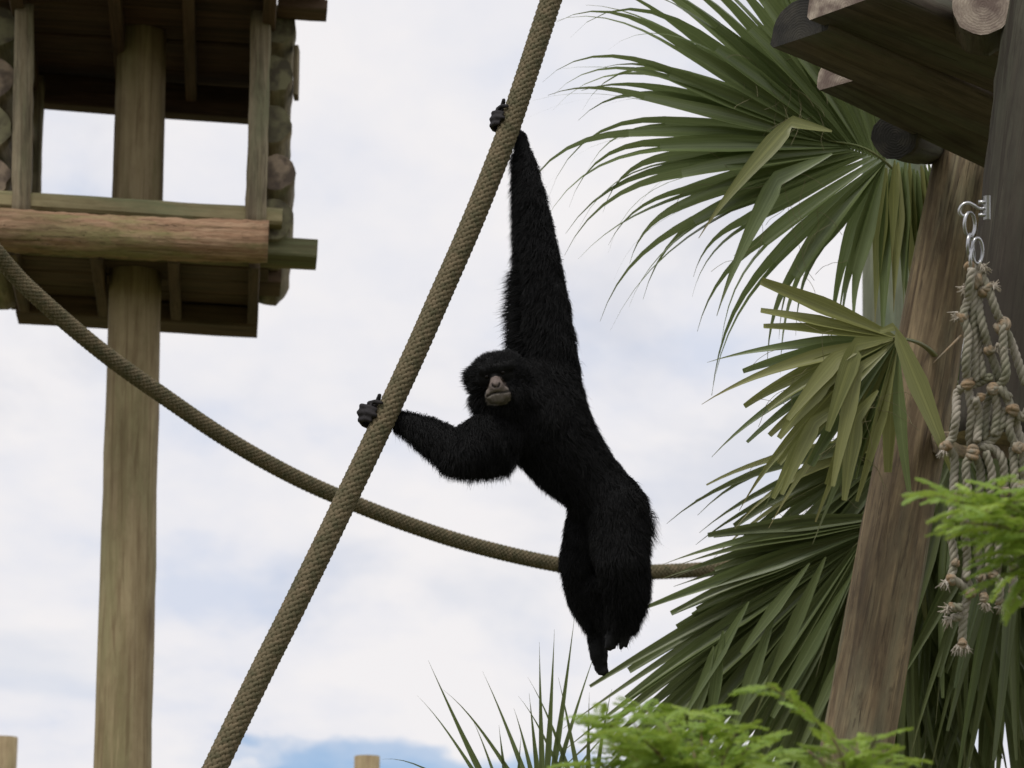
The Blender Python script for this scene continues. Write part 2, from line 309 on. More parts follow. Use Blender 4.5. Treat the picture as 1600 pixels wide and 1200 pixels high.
# ------------------------------------------------------------------ log hut on a pole (left)
YAW = R_(5.5); HX = Vector((math.cos(YAW), math.sin(YAW), -0.028)); HY = Vector((-math.sin(YAW), math.cos(YAW), 0)); HO = P(213, 460, 13.2)
def H(x, y, z): return HO + HX * x + HY * y + Vector((0, 0, z))
def HP(px, py, ly):                       # pixel on the hut's upright plane at local depth ly
    r = ray(px, py); return CAM + r * ((HO + HY * ly - CAM).dot(HY) / r.dot(HY))
hut = empty('lookout_hut', Vector((HO.x, HO.y, 0)))
tag(hut, 'log-walled lookout hut with plank floor and roof on one tall pine pole', 'lookout hut')
ptop = HP(224, -20, 0.0); pbot = HP(191, 1200, 0.0)
g0 = to_ground(ptop, pbot)
timber('pole', g0, ptop, sec_round(0.142, 32), [M['pole'], M['end']], hut, taper=0.80, segs=40, rough=0.003)
# floor
for i, x in enumerate((-0.535, -0.165, 0.175, 0.535)):
    timber('joist', H(x, -0.50, 0.049), H(x, 0.40, 0.049), sec_rect(0.05, 0.098), [M['board'], M['end']], hut, segs=4, rough=0.001, smooth=False)
ends = [(-0.72, 0.815), (-0.70, 0.60), (-0.70, 0.66), (-0.62, 0.56), (-0.62, 0.55)]
for i, (a0, a1) in enumerate(ends):
    y = -0.30 + i * 0.225
    timber('floor_plank', H(a0, y, 0.142), H(a1, y, 0.142), sec_rect(0.212, 0.084, 0.008), [M['beam' if i == 0 else 'board'], M['endgreen']], hut, segs=6, rough=0.002, smooth=False)
timber('floor_plank', H(-0.575, 0.515, 0.05), H(0.56, 0.515, 0.045), sec_rect(0.215, 0.095, 0.008), [M['board'], M['end']], hut, segs=6, rough=0.002, smooth=False)
q0, q1 = HP(-60, 358, -0.62), HP(419, 379, -0.62)
timber('front_log', q0, q1, sec_round(0.092, 28), [M['bark'], M['end']], hut, segs=40, rough=0.005)
q0, q1 = HP(-60, 313, -0.47), HP(441, 343, -0.47)
timber('sill_beam', q0, q1, sec_rect(0.12, 0.078, 0.012), [M['beam'], M['endgreen']], hut, segs=16, rough=0.002, smooth=False)
# posts, wall logs
def hpost(xb, yb, xt, yt, ly, w_): timber('post', HP(xb, yb, ly), HP(xt, yt, ly), sec_rect(w_, w_, 0.014), [M['post'], M['end']], hut, segs=16, rough=0.004, up=HY)
hpost(33, 345, 38, 12, -0.50, 0.088); hpost(399, 360, 408, 22, -0.50, 0.086)
hpost(53, 400, 61, 120, 0.52, 0.05); hpost(396, 420, 401, 140, 0.52, 0.05)
for k, z in enumerate((0.235, 0.455, 0.685, 0.92, 1.165)):
    dx = (0.012, 0.018, -0.008, 0.0, 0.005)[k]
    timber('wall_log', H(0.602 + dx, -0.452, z + .02), H(0.602 + dx, 0.58, z + .015), sec_round(0.092 - 0.006 * (k % 2), 20), [M['post'], M['endgreen' if k != 1 else 'end']], hut, segs=10, rough=0.005)
for k, z in enumerate((0.15, 0.375, 0.60, 0.84, 1.09)):
    timber('wall_log', H(-0.655, -0.452, z), H(-0.655, 0.58, z), sec_round(0.096, 20), [M['post'], M['end' if k % 2 else 'endgreen']], hut, segs=10, rough=0.005)
timber('wall_batten', H(0.706, -0.28, 0.90), H(0.706, -0.28, 1.14), sec_rect(0.022, 0.09, 0.004), [M['post'], M['end']], hut, segs=3, rough=0.001, smooth=False)
# roof: planks across, rafters in depth, back beam
for i in range(9):
    y = -1.02 + i * 0.195; x1 = 0.825 if y < -0.5 else 0.60
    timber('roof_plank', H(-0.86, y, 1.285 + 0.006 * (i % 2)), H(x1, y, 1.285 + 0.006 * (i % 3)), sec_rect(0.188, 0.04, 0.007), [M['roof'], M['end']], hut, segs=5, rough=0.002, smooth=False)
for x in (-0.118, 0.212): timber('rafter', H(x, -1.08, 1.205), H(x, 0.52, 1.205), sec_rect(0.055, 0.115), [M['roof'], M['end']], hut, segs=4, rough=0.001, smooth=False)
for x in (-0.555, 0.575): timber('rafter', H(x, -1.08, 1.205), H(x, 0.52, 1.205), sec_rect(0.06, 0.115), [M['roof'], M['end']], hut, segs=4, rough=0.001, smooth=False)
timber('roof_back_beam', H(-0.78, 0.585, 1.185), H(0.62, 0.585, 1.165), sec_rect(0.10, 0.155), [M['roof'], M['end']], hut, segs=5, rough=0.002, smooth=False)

timber('eave_board', H(0.61, -0.52, 1.236), H(0.835, -0.52, 1.236), sec_rect(0.15, 0.05, 0.006), [M['roof'], M['end']], hut, segs=3, rough=0.001, smooth=False)
timber('roof_cover', H(-0.84, -0.26, 1.336), H(0.59, -0.26, 1.336), sec_rect(1.62, 0.02, 0.004), [M['roof'], M['end']], hut, segs=3, rough=0.0, smooth=False)
# two far post tops
for (px, py, lab) in ((8, 1152, 'short pale round post top beside the hut pole'), (574, 1182, 'pale round post top rising into the patch of blue sky')):
    t = PY(px, py, 17.5)
    tag(timber('fence_post', Vector((t.x - 0.02, t.y, -0.05)), t, sec_round(0.078, 20), [M['pole'], M['end']], segs=12, rough=0.002), lab, 'post', 'round fence posts')

# ------------------------------------------------------------------ braided ropes
def braid(name, pts, R, n=10, pitch=0.215, step=0.0055, sr=0.0058, amp=0.0024):
    path, s = resample(pts, step); t, nn, bb = frames(path); mb = MB(); om = 2 * np.pi / pitch
    mb.tube(path[::3], R * 0.90, 12, 1)
    for sg in (1, -1):
        for i in range(n):
            th = sg * om * s + 2 * np.pi * i / n
            r = R + sg * amp * np.cos(n * om * s)
            c = path + r[:, None] * (np.cos(th)[:, None] * nn + np.sin(th)[:, None] * bb)
            # flattened strand: a strip of five points across, following the rope surface
            tg = np.gradient(c, axis=0); tg /= np.linalg.norm(tg, axis=1)[:, None]
            ra = (c - path) / np.linalg.norm(c - path, axis=1)[:, None]; sd = np.cross(tg, ra)
            prof = [(-1.0, -0.9), (-0.6, 0.1), (0, 0.45), (0.6, 0.1), (1.0, -0.9)]
            v = np.stack([c + sd * (sr * 1.12 * a_) + ra * (sr * 0.62 * b_) for a_, b_ in prof], 1).reshape(-1, 3)
            f = [(q * 5 + k, q * 5 + k + 1, q * 5 + k + 6, q * 5 + k + 5) for q in range(len(path) - 1) for k in range(4)]
            if sg < 0: f = f
            mb.add(v, f, 0)
    return mb.build(name, [M['rope'], M['ropecore']])
def dR(py): return 8.75 - 1.05 * py / 1200.0
RPX = [(861, 0), (822, 120), (790, 215), (740, 342), (690, 457), (640, 570), (590, 677), (545, 771), (500, 865), (450, 967), (400, 1067), (336, 1200)]
rp = [P(x, y, dR(y)) for x, y in RPX]
up_ = (rp[0] - rp[1]).normalized(); dn = (rp[-1] - rp[-2]).normalized()
rp = [rp[0] + up_ * 1.3 + Vector((-0.05, 0, 0.02)), rp[0] + up_ * 0.6] + rp + [rp[-1] + dn * 1.4, to_ground(rp[-1], rp[-1] + dn)]
RR = 0.0335
tag(braid('climbing_rope', rp, RR - 0.003), 'thick taut brown braided rope the black ape grips with both hands', 'rope')
SPX = [(0, 402), (60, 465), (160, 550), (250, 615), (350, 683), (450, 740), (540, 781), (640, 820), (740, 852), (860, 880), (960, 893), (1040, 893), (1130, 887)]
dS = lambda x: 10.8 + 1.9 * x / 1130
sp = [P(x, y, dS(x)) for x, y in SPX]
sp = [P(-330, -30, 9.7), P(-150, 215, 10.3)] + sp + [P(1250, 872, 12.8), P(1362, 850, 12.9)]
tag(braid('slack_rope', sp, RR - 0.003), 'slack brown braided rope sagging across behind the taut rope', 'rope')
tube_pts = None

# ------------------------------------------------------------------ siamang
D0 = 8.2; PXM = FPX / D0
def A(px, py, dz): return np.array(P(px, py, D0 + dz))
PR = []          # a, b, ra, rb, flow(image right, up, away), fur length m
def cap(a, b, flow=(0, -1, 0), fur=0.028):
    PR.append((A(*a[:3]), A(*b[:3]), a[3] / PXM, b[3] / PXM, np.array(flow, float), fur))
def chain(pts, flow, fur):
    for i in range(len(pts) - 1): cap(pts[i], pts[i + 1], flow, fur)
TR = (0.35, -0.9, 0)
chain([(848, 612, .20, 60), (852, 665, .18, 70), (884, 712, .18, 60), (922, 752, .18, 50), (958, 790, .17, 47)], TR, .024)
cap((800, 662, .13, 50), (850, 660, .16, 62), (-.1, -1, 0), .024)
chain([(862, 585, .22, 42), (850, 505, .24, 41), (840, 410, .28, 33), (829, 320, .33, 24), (817, 240, .395, 13)], (-.30, -.85, -.2), .030)
chain([(832, 545, .23, 28), (826, 490, .24, 24), (826, 430, .26, 20)], (-.85, -.5, -.1), .040)
cap((817, 240, .395, 12), (812, 214, .418, 11), (-.1, -.9, 0), .012)
chain([(790, 672, .10, 40), (752, 692, .02, 39), (716, 708, -.04, 32)], (-.15, -1, 0), .028)
chain([(716, 708, -.04, 32), (668, 678, -.01, 24), (636, 662, .01, 16), (618, 655, .02, 12)], (.25, -.95, 0), .026)
cap((735, 720, -.02, 20), (780, 712, .06, 24), (-.05, -1, 0), .032)
# neck, head
cap((800, 618, .10, 40), (835, 640, .15, 50), (.2, -1, 0), .024)
HF = (-.2, .1, .75)
cap((770, 588, .055, 35), (790, 586, .075, 36), HF, .017)
cap((760, 600, .06, 26), (752, 592, .07, 22), (-.8, -.1, .4), .022)
cap((739, 587, .075, 12), (745, 600, .08, 12), (-1, -.15, .3), .018)
cap((757, 625, .06, 20), (775, 645, .07, 26), (-.3, -.9, .2), .026)
cap((797, 615, .03, 24), (790, 640, .06, 26), (.3, -.9, .2), .024)
cap((755, 579, -.005, 9), (797, 571, -.005, 9), (0, .7, .5), .010)        # brow ridge
cap((760, 590, .02, 17), (788, 584, .02, 17), (0, .6, .5), .007)           # eye mask
# muzzle (bare)
cap((773.5, 591, -.012, 7.5), (776, 604, -.036, 12), (0, -1, 0), 0)
cap((767, 617, -.022, 10.5), (788, 614, -.022, 10.5), (0, -1, 0), 0)
cap((769, 624, -.012, 8), (785, 622, -.012, 8), (0, -1, 0), 0)
cap((776, 606, -.03, 13), (777, 620, -.026, 12), (0, -1, 0), 0)
cap((774, 600.5, -.052, 5), (776, 603, -.052, 5), (0, -1, 0), 0)           # nose tip
# legs
chain([(964, 795, .15, 47), (971, 870, .10, 41), (981, 925, .12, 33), (972, 968, .15, 25), (965, 985, .16, 17)], (.12, -1, 0), .024)
cap((1000, 800, .17, 10), (1004, 828, .17, 7), (.22, -1, .1), .055)
cap((928, 800, .21, 38), (904, 880, .20, 27), (-.15, -1, 0), .024)
chain([(904, 880, .20, 27), (914, 935, .23, 25), (930, 982, .25, 14)], (.1, -1, 0), .022)
cap((930, 982, .25, 14), (933, 1010, .245, 13), (0, -1, 0), .010)
cap((930, 915, .18, 20), (946, 968, .19, 15), (0, -1, 0), .022)
BARE0 = len(PR)
# feet
chain([(934, 1004, .245, 14.5), (936, 1024, .235, 14.5), (939, 1042, .225, 10)], (0, -1, 0), .007)
for k, (x, y, l) in enumerate(((932, 1046, 0), (937, 1052, 1), (943, 1053, 1), (948, 1049, 1))):
    cap((935 + k * 2, 1038, .225, 4.5), (x, y, .215 - .004 * k, 4), (0, -1, 0), 0); 
cap((940, 1022, .225, 5), (946, 1034, .21, 4), (0, -1, 0), 0)
chain([(962, 985, .15, 15), (957, 998, .14, 11), (953, 1006, .135, 8)], (0, -1, 0), .006)
for (x, y) in ((948, 1012), (953, 1014), (959, 1011)): cap((955, 1000, .135, 5), (x, y, .13, 4), (0, -1, 0), 0)
cap((974, 985, .14, 9), (972, 1000, .13, 5), (0, -1, 0), .006); cap((972, 1000, .13, 4.5), (970, 1013, .125, 3.2), (0, -1, 0), 0)
cap((979, 988, .14, 7), (980, 1000, .13, 4), (0, -1, 0), 0); cap((980, 1000, .13, 4), (978, 1010, .125, 3), (0, -1, 0), 0)
# hands: four fingers curl round the rope from behind, the thumb runs up beside it
def rope_at(py):
    xs = [q[0] for q in RPX]; ys = [q[1] for q in RPX]
    c = np.array(P(np.interp(py, ys, xs), py, dR(py))); c2 = np.array(P(np.interp(py - 30, ys, xs), py - 30, dR(py - 30)))
    t = c2 - c; t /= np.linalg.norm(t); aw = np.array(FW) - t * np.dot(np.array(FW), t); aw /= np.linalg.norm(aw)
    lf = np.cross(aw, t); lf = lf if np.dot(lf, RT) < 0 else -lf
    return c, t, aw, lf
def hand(py, wrist, bulge, open_):
    c, t, aw, lf = rope_at(py)
    def rpt(s, th, rad): th = R_(th); return c + t * s + (aw * math.cos(th) + lf * math.sin(th)) * (RR + rad)
    w_ = A(*wrist[:3])
    def raw(a, b, ra, rb): PR.append((a, b, ra, rb, np.array((0., -1, 0)), 0.0))
    # palm: wide pad behind the rope
    for s in (-.022, -.008, .008, .022): raw(w_, rpt(s, 12, .014), .015, .0115)
    for s0, s1 in ((-.022, -.008), (-.008, .008), (.008, .022)): raw(rpt(s0, 12, .014), rpt(s1, 12, .014), .0115, .0115)
    fr = (.0078, .0092, .0090, .0082); ln = (.70, 1.0, 1.05, .55); sk = (-.004, -.003, -.002, .003)
    for k, s in enumerate((-.0255, -.0085, .0085, .0255)):
        p = [rpt(s * .8, 12, .013), rpt(s, 52, .012 + bulge * .75 * ln[k]), rpt(s * 1.05 + sk[k] * .6, 82 + 5 * (k % 3), .009 + bulge * ln[k]), rpt(s * 1.02 + sk[k], 110 + 6 * (k % 2), .008 + bulge * .45 * ln[k]), rpt(s + sk[k] * 1.3, 122 + open_ + 14 * (k % 2), .0065)]
        for i in range(4): raw(p[i], p[i + 1], fr[k] * (1.08 - .07 * i), fr[k] * (1.01 - .07 * i))
    p = [rpt(.016, 20, .016), rpt(.044, 58, .012), rpt(.064, 82, .008)]
    raw(p[0], p[1], .0100, .0085); raw(p[1], p[2], .0085, .0068)
HAND0 = len(PR)
hand(190, (811, 216, .418, 11), .014, 6)
hand(655, (618, 655, .02, 12), .030, 4)

def capsule_mesh(a, b, ra, rb, n=16, h=5):
    ax = b - a; ln = np.linalg.norm(ax); ax = ax / ln if ln > 1e-6 else np.array((0, 0, 1.0))
    t1 = np.cross(ax, (0.31, 0.77, 0.55)); t1 /= np.linalg.norm(t1); t2 = np.cross(ax, t1)
    rings = []
    for i in range(1, h + 1): an = -math.pi / 2 + (math.pi / 2) * i / h; rings.append((a + ax * ra * math.sin(an), ra * math.cos(an)))
    for i in range(0, h): an = (math.pi / 2) * i / h; rings.append((b + ax * rb * math.sin(an), rb * math.cos(an)))
    th = np.linspace(0, 2 * np.pi, n, endpoint=False); v = [a - ax * ra]
    for c, r in rings: v += list(c + r * (np.cos(th)[:, None] * t1 + np.sin(th)[:, None] * t2))
    v.append(b + ax * rb); f = []
    for k in range(n): f.append((0, 1 + (k + 1) % n, 1 + k))
    for i in range(len(rings) - 1):
        for k in range(n): k2 = (k + 1) % n; f.append((1 + i * n + k, 1 + i * n + k2, 1 + (i + 1) * n + k2, 1 + (i + 1) * n + k))
    o = 1 + (len(rings) - 1) * n
    for k in range(n): f.append((o + k, o + (k + 1) % n, len(v) - 1))
    return np.array(v), f
mb = MB()
for (a, b, ra, rb, fl, fu) in PR: v, f = capsule_mesh(a, b, ra, rb); mb.add(v, f)
tmp = mb.build('tmp_body', M['skin'])
md = tmp.modifiers.new('r', 'REMESH'); md.mode = 'VOXEL'; md.voxel_size = 0.0042
md = tmp.modifiers.new('s', 'SMOOTH'); md.factor = 0.5; md.iterations = 3
me = bpy.data.meshes.new_from_object(tmp.evaluated_get(bpy.context.evaluated_depsgraph_get()))
bpy.data.objects.remove(tmp); me.name = 'siamang'
ape = bpy.data.objects.new('siamang', me); COL.objects.link(ape)
me.materials.clear(); me.materials.append(M['skin'])
me.polygons.foreach_set('use_smooth', np.ones(len(me.polygons), bool))
nv = len(me.vertices); co = np.zeros(nv * 3); me.vertices.foreach_get('co', co); co = co.reshape(-1, 3)
def nearest(pts):
    best = np.full(len(pts), 1e9); idx = np.zeros(len(pts), int)
    for i, (a, b, ra, rb, fl, fu) in enumerate(PR):
        ab = b - a; t = np.clip((pts - a) @ ab / (ab @ ab + 1e-12), 0, 1)
        d = np.linalg.norm(pts - (a + t[:, None] * ab), axis=1) - (ra + t * (rb - ra))
        k = d < best; best[k] = d[k]; idx[k] = i
    return idx
def project(pts):
    r = pts - np.array(CAM); d = r @ np.array(FW); return 800 + FPX * (r @ np.array(RT)) / d, 600 - FPX * (r @ np.array(UP)) / d, d
bare_ids = np.array([i for i, p in enumerate(PR) if p[5] == 0])
MUZ = np.array([i for i, p in enumerate(PR) if p[5] == 0 and i < BARE0])
idx = nearest(co); px, py, dd = project(co)
colr = np.tile(np.array((0.010, 0.010, 0.0105)), (nv, 1))
hb = np.isin(idx, bare_ids); colr[hb] = (0.012, 0.0115, 0.0115); colr[idx >= HAND0] = (0.030, 0.027, 0.028)
def inpoly(x, y, poly):
    r = np.zeros(len(x), bool); j = len(poly) - 1
    for i in range(len(poly)):
        xi, yi = poly[i]; xj, yj = poly[j]
        c = ((yi > y) != (yj > y)) & (x < (xj - xi) * (y - yi) / (yj - yi + 1e-9) + xi); r ^= c; j = i
    return r
MZ = [(767, 591), (774, 587.5), (782, 589), (791, 601), (798.5, 615), (798.5, 624), (792, 631), (777, 634.5), (763, 633), (757.5, 626), (758.5, 615), (763, 602)]
front = dd < D0 + 0.03
mz = inpoly(px, py, MZ) & front
g_ = np.clip((py - 590) / 40, 0, 1)[:, None]
colr[mz] = ((1 - g_) * np.array((0.185, 0.145, 0.128)) + g_ * np.array((0.175, 0.155, 0.132)))[mz]
def near_line(pts, wd):
    r = np.zeros(nv)
    for (x0, y0), (x1, y1) in zip(pts[:-1], pts[1:]):
        t = np.clip(((px - x0) * (x1 - x0) + (py - y0) * (y1 - y0)) / ((x1 - x0) ** 2 + (y1 - y0) ** 2), 0, 1)
        r = np.maximum(r, np.clip(1.4 - np.hypot(px - x0 - t * (x1 - x0), py - y0 - t * (y1 - y0)) / wd, 0, 1))
    return r * front
mouth = near_line([(761.5, 619.5), (768, 615.5), (776, 613.2), (786, 612.8), (796, 611.5)], 1.7)
nose = np.maximum.reduce([near_line([(769, 600.5), (770.5, 604), (773.5, 604.5)], 1.6), near_line([(780.5, 599.5), (779.5, 603.5), (777, 604.5)], 1.6), near_line([(776.2, 604), (776.4, 608)], 0.7) * .7])
dk = np.maximum(mouth * .9, nose)[:, None]; colr = colr * (1 - dk) + np.array((0.012, 0.010, 0.009)) * dk
lip = near_line([(763, 621.5), (769, 617.8), (776, 616), (786, 615.6), (794, 614.6)], 1.0)[:, None] * mz[:, None] * .35
colr = colr * (1 - lip) + np.array((0.36, 0.33, 0.28)) * lip
chin = (np.clip((py - 622) / 8, 0, 1) * mz * .35)[:, None]; colr = colr * (1 - chin) + np.array((0.09, 0.078, 0.062)) * chin
co2 = co + np.array(FW) * (np.maximum(mouth * .005, nose * .005))[:, None]
me.vertices.foreach_set('co', co2.ravel())
ca = me.color_attributes.new('skin', 'FLOAT_COLOR', 'POINT'); ca.data.foreach_set('color', np.c_[colr, np.ones(nv)].astype(np.float32).ravel())
me.update()
tag(ape, 'black shaggy gibbon with bare grey muzzle swinging from the taut rope', 'ape')
# eyes
for (x, y) in ((760.5, 588.3), (785.5, 581.8)):
    v, f = capsule_mesh(A(x, y, -.012), A(x + .3, y, -.012), .0062, .0062, 14, 6); mesh_obj('eye', v, f, M['eye'], ape)
# fur: individual tapered hairs standing on the hide
me.calc_loop_triangles(); nt_ = len(me.loop_triangles); tv = np.zeros(nt_ * 3, np.int32); me.loop_triangles.foreach_get('vertices', tv); tv = tv.reshape(-1, 3)
p0, p1, p2 = co2[tv[:, 0]], co2[tv[:, 1]], co2[tv[:, 2]]; cr = np.cross(p1 - p0, p2 - p0); ar = np.linalg.norm(cr, axis=1); nr = cr / (ar[:, None] + 1e-12)
NH = 230000
ti = RNG.choice(nt_, NH, p=ar / ar.sum()); u = RNG.random((NH, 2)); sw = u.sum(1) > 1; u[sw] = 1 - u[sw]
root = p0[ti] + u[:, :1] * (p1 - p0)[ti] + u[:, 1:] * (p2 - p0)[ti]; nn = nr[ti]
idx = nearest(root); flen = np.array([p[5] for p in PR])[idx]; fl = np.array([p[4] for p in PR])[idx]
fx, fy, fd = project(root); mzr = inpoly(fx, fy, [(x + (x - 777) * .06, y + (y - 612) * .05) for x, y in MZ]) & (fd < D0 + .03)
eyez = (np.minimum(np.hypot(fx - 760.5, fy - 588.3), np.hypot(fx - 785.5, fy - 581.8)) < 7) & (fd < D0 + .03)
keep = (flen > 0) & ~mzr & ~eyez; root, nn, flen, fl = root[keep], nn[keep], flen[keep], fl[keep]; n = len(root)
flow = fl[:, :1] * np.array(RT) + fl[:, 1:2] * np.array(UP) + fl[:, 2:] * np.array(FW)
cl = np.sin(root @ np.array((61., 37, 83)) )[:, None] * np.array((.22, 0, .1)) + np.sin(root @ np.array((-97., 53, 41)))[:, None] * np.array((.12, .1, .15))
flow = flow + cl
Ln = flen * (0.45 + 0.85 * RNG.random(n)); Ln = np.where(RNG.random(n) < 0.06, Ln * 1.35, Ln)
d1 = nn * 0.85 + flow * 0.55 + RNG.normal(0, .16, (n, 3)); d1 /= np.linalg.norm(d1, axis=1)[:, None]
d2 = nn * 0.25 + flow * 0.95 + RNG.normal(0, .16, (n, 3)); d2 /= np.linalg.norm(d2, axis=1)[:, None]
mid = root - nn * .002 + d1 * (Ln * .45)[:, None]; tip = mid + d2 * (Ln * .6)[:, None]
sd = np.cross(d1, RNG.normal(0, 1, (n, 3))); sd /= np.linalg.norm(sd, axis=1)[:, None]; wd = (0.0006 + .0004 * RNG.random(n))[:, None]
V = np.stack([root - nn * .002 - sd * wd, root - nn * .002 + sd * wd, mid + sd * wd * .75, mid - sd * wd * .75, tip], 1).reshape(-1, 3)
b0 = np.arange(n) * 5; quads = np.stack([b0, b0 + 1, b0 + 2, b0 + 3], 1); tris = np.stack([b0 + 3, b0 + 2, b0 + 4], 1)
fm = bpy.data.meshes.new('fur'); fm.vertices.add(len(V)); fm.vertices.foreach_set('co', V.ravel())
fm.loops.add(n * 7); fm.loops.foreach_set('vertex_index', np.concatenate([quads.ravel(), tris.ravel()]).astype(np.int32))
fm.polygons.add(n * 2); fm.polygons.foreach_set('loop_start', np.concatenate([np.arange(n) * 4, n * 4 + np.arange(n) * 3]).astype(np.int32))
fm.materials.append(M['fur']); fm.update(calc_edges=True)
fur = bpy.data.objects.new('fur', fm); COL.objects.link(fur); attach(fur, ape); fur['kind'] = 'stuff'

# ------------------------------------------------------------------ poles on the right
lt, lb = PY(1511, 220, 8.85), PY(1337, 1190, 8.85)
tag(timber('leaning_pole', to_ground(lt, lb), lt + (lt - lb).normalized() * 0.22, sec_round(0.130, 32), [M['lean'], M['end']], taper=0.74, segs=40, rough=0.004),
    'leaning weathered brown pole in front of the palm fronds', 'pole')
gt, gb = PY(1397, 150, 13.0), PY(1399, 700, 13.0)
tag(timber('grey_pole', to_ground(gt, gb), gt, sec_round(0.155, 32), [M['greypole'], M['end']], taper=0.98, segs=30, rough=0.003),
    'straight grey-green pole standing far behind the palm fronds', 'pole')

# ------------------------------------------------------------------ timber deck (top right)
ZD = 4.6
deck = empty('timber_deck', PZ(1450, 150, ZD)); tag(deck, 'raised deck of dark half logs on a dark post, above the rope net', 'deck')
def halflog(far0, far1, near1, ext, wmul=1.0, hmul=0.62, cut=0.0, mats=None, dz=0.0):
    f0, f1, n1 = PZ(*far0, ZD), PZ(*far1, ZD), PZ(*near1, ZD)
    X = (f1 - f0).normalized(); side = (n1 - f0); side -= X * side.dot(X); wd = side.length * wmul; side.normalize()
    c0 = f0 + side * (wd / 2) + Vector((0, 0, dz)); c1 = f1 + X * ext + side * (wd / 2) + Vector((0, 0, dz))
    return timber('half_log', c0, c1, sec_half(wd, wd * hmul, 14), mats or [M['deck'], M['end']], deck, segs=14, rough=0.002, cut=(cut, 0)), X, side, wd
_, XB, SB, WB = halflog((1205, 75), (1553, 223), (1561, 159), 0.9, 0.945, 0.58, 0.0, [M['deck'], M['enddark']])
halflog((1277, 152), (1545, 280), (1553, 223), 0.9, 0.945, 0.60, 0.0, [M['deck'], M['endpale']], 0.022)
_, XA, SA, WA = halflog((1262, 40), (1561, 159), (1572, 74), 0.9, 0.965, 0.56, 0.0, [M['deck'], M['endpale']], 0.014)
# bearer under the half logs, its round end showing below, coloured dark for the shade there
c = PZ(1398, 214, ZD + 0.02); back = Vector((c.x, c.y, 0)).normalized()
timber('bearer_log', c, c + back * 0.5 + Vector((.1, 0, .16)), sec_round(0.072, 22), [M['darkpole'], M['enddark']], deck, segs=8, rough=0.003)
# deck post on its lower cross beam
dt, db = PY(1640, -40, 7.32), PY(1556, 690, 7.32)
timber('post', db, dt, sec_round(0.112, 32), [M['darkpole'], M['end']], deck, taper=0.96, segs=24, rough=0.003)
q = PY(1556, 697, 7.32); q1 = PY(1478, 693, 8.78)
timber('cross_beam', q1, q - (q - q1) * .02, sec_rect(.09, .07, .01), [M['lean'], M['end']], deck, segs=8, rough=0.003)
c = P(1536, 8, (PZ(1536, 58, ZD) - CAM).dot(FW) - .15); fr_ = (CAM - c); fr_.z = 0; fr_.normalize()
timber('cross_log', c, c - fr_ * 0.16, sec_round(0.083, 26), [M['deck'], M['endpale']], deck, segs=6, rough=0.003)

# ------------------------------------------------------------------ rope net
netd = 7.14
net = empty('rope_net', P(1520, 420, netd)); tag(net, 'knotted grey rope net hanging in a bundle from the dark deck post', 'rope net')
def NP(px, py, o=0.0): return np.array(P(px, py, netd + o))
def cord(pts, o=0.0, r=0.0110, jit=0.010):
    q = [NP(x, y, o + RNG.normal(0, jit)) for x, y in pts]
    path, s = resample(q, 0.006); t, nn, bb = frames(path); mb = MB(); om = 2 * np.pi / 0.052; ph = random.random() * 6
    for k in range(3):
        th = om * s + 2 * np.pi * k / 3 + ph
        mb.tube(path + (r * .50) * (np.cos(th)[:, None] * nn + np.sin(th)[:, None] * bb), r * .58, 6, caps=True)
    return mb.build('cord', M['net'], net)
def knot(px, py, r=0.016, o=-0.006, mat='knot'):
    c = NP(px, py, o); mb = MB(); ax = RNG.normal(0, 1, 3); ax[1] *= .4; ax /= np.linalg.norm(ax)
    t1 = np.cross(ax, (0.2, 0.9, 0.3)); t1 /= np.linalg.norm(t1); t2 = np.cross(ax, t1)
    a_ = np.linspace(0, 2 * np.pi, 19)
    for sh in range(4):
        u1 = t1 + RNG.normal(0, .55, 3); u1 /= np.linalg.norm(u1); u2 = np.cross(ax + RNG.normal(0, .5, 3), u1); u2 /= np.linalg.norm(u2)
        mb.tube(c + ax * RNG.normal(0, r * .28) + (np.cos(a_)[:, None] * u1 * RNG.uniform(.5, .8) + np.sin(a_)[:, None] * u2 * RNG.uniform(.55, .9)) * r * .8, r * .36, 6, caps=False)
    v, f = capsule_mesh(c - ax * r * .3, c + ax * r * .3, r * .6, r * .6, 10, 4); mb.add(v, f)
    return mb.build('knot', M[mat], net)
def fray(px, py, dx, dy, n=30, ln=0.017):
    mb = MB(); c = NP(px, py, -.008)
    for i in range(n):
        d = np.array(RT) * (dx + RNG.normal(0, .35)) - np.array(UP) * (dy + RNG.normal(0, .35)) + np.array(FW) * RNG.normal(-.2, .35); d /= np.linalg.norm(d)
        l = ln * (.5 + .7 * RNG.random()); q = np.array([c, c + d * l * .5 + RNG.normal(0, .003, 3), c + d * l + RNG.normal(0, .007, 3) - np.array((0, 0, .006))])
        mb.tube(q, [.0024, .0021, .0009], 4)
    return mb.build('frayed_end', M['fray'], net)
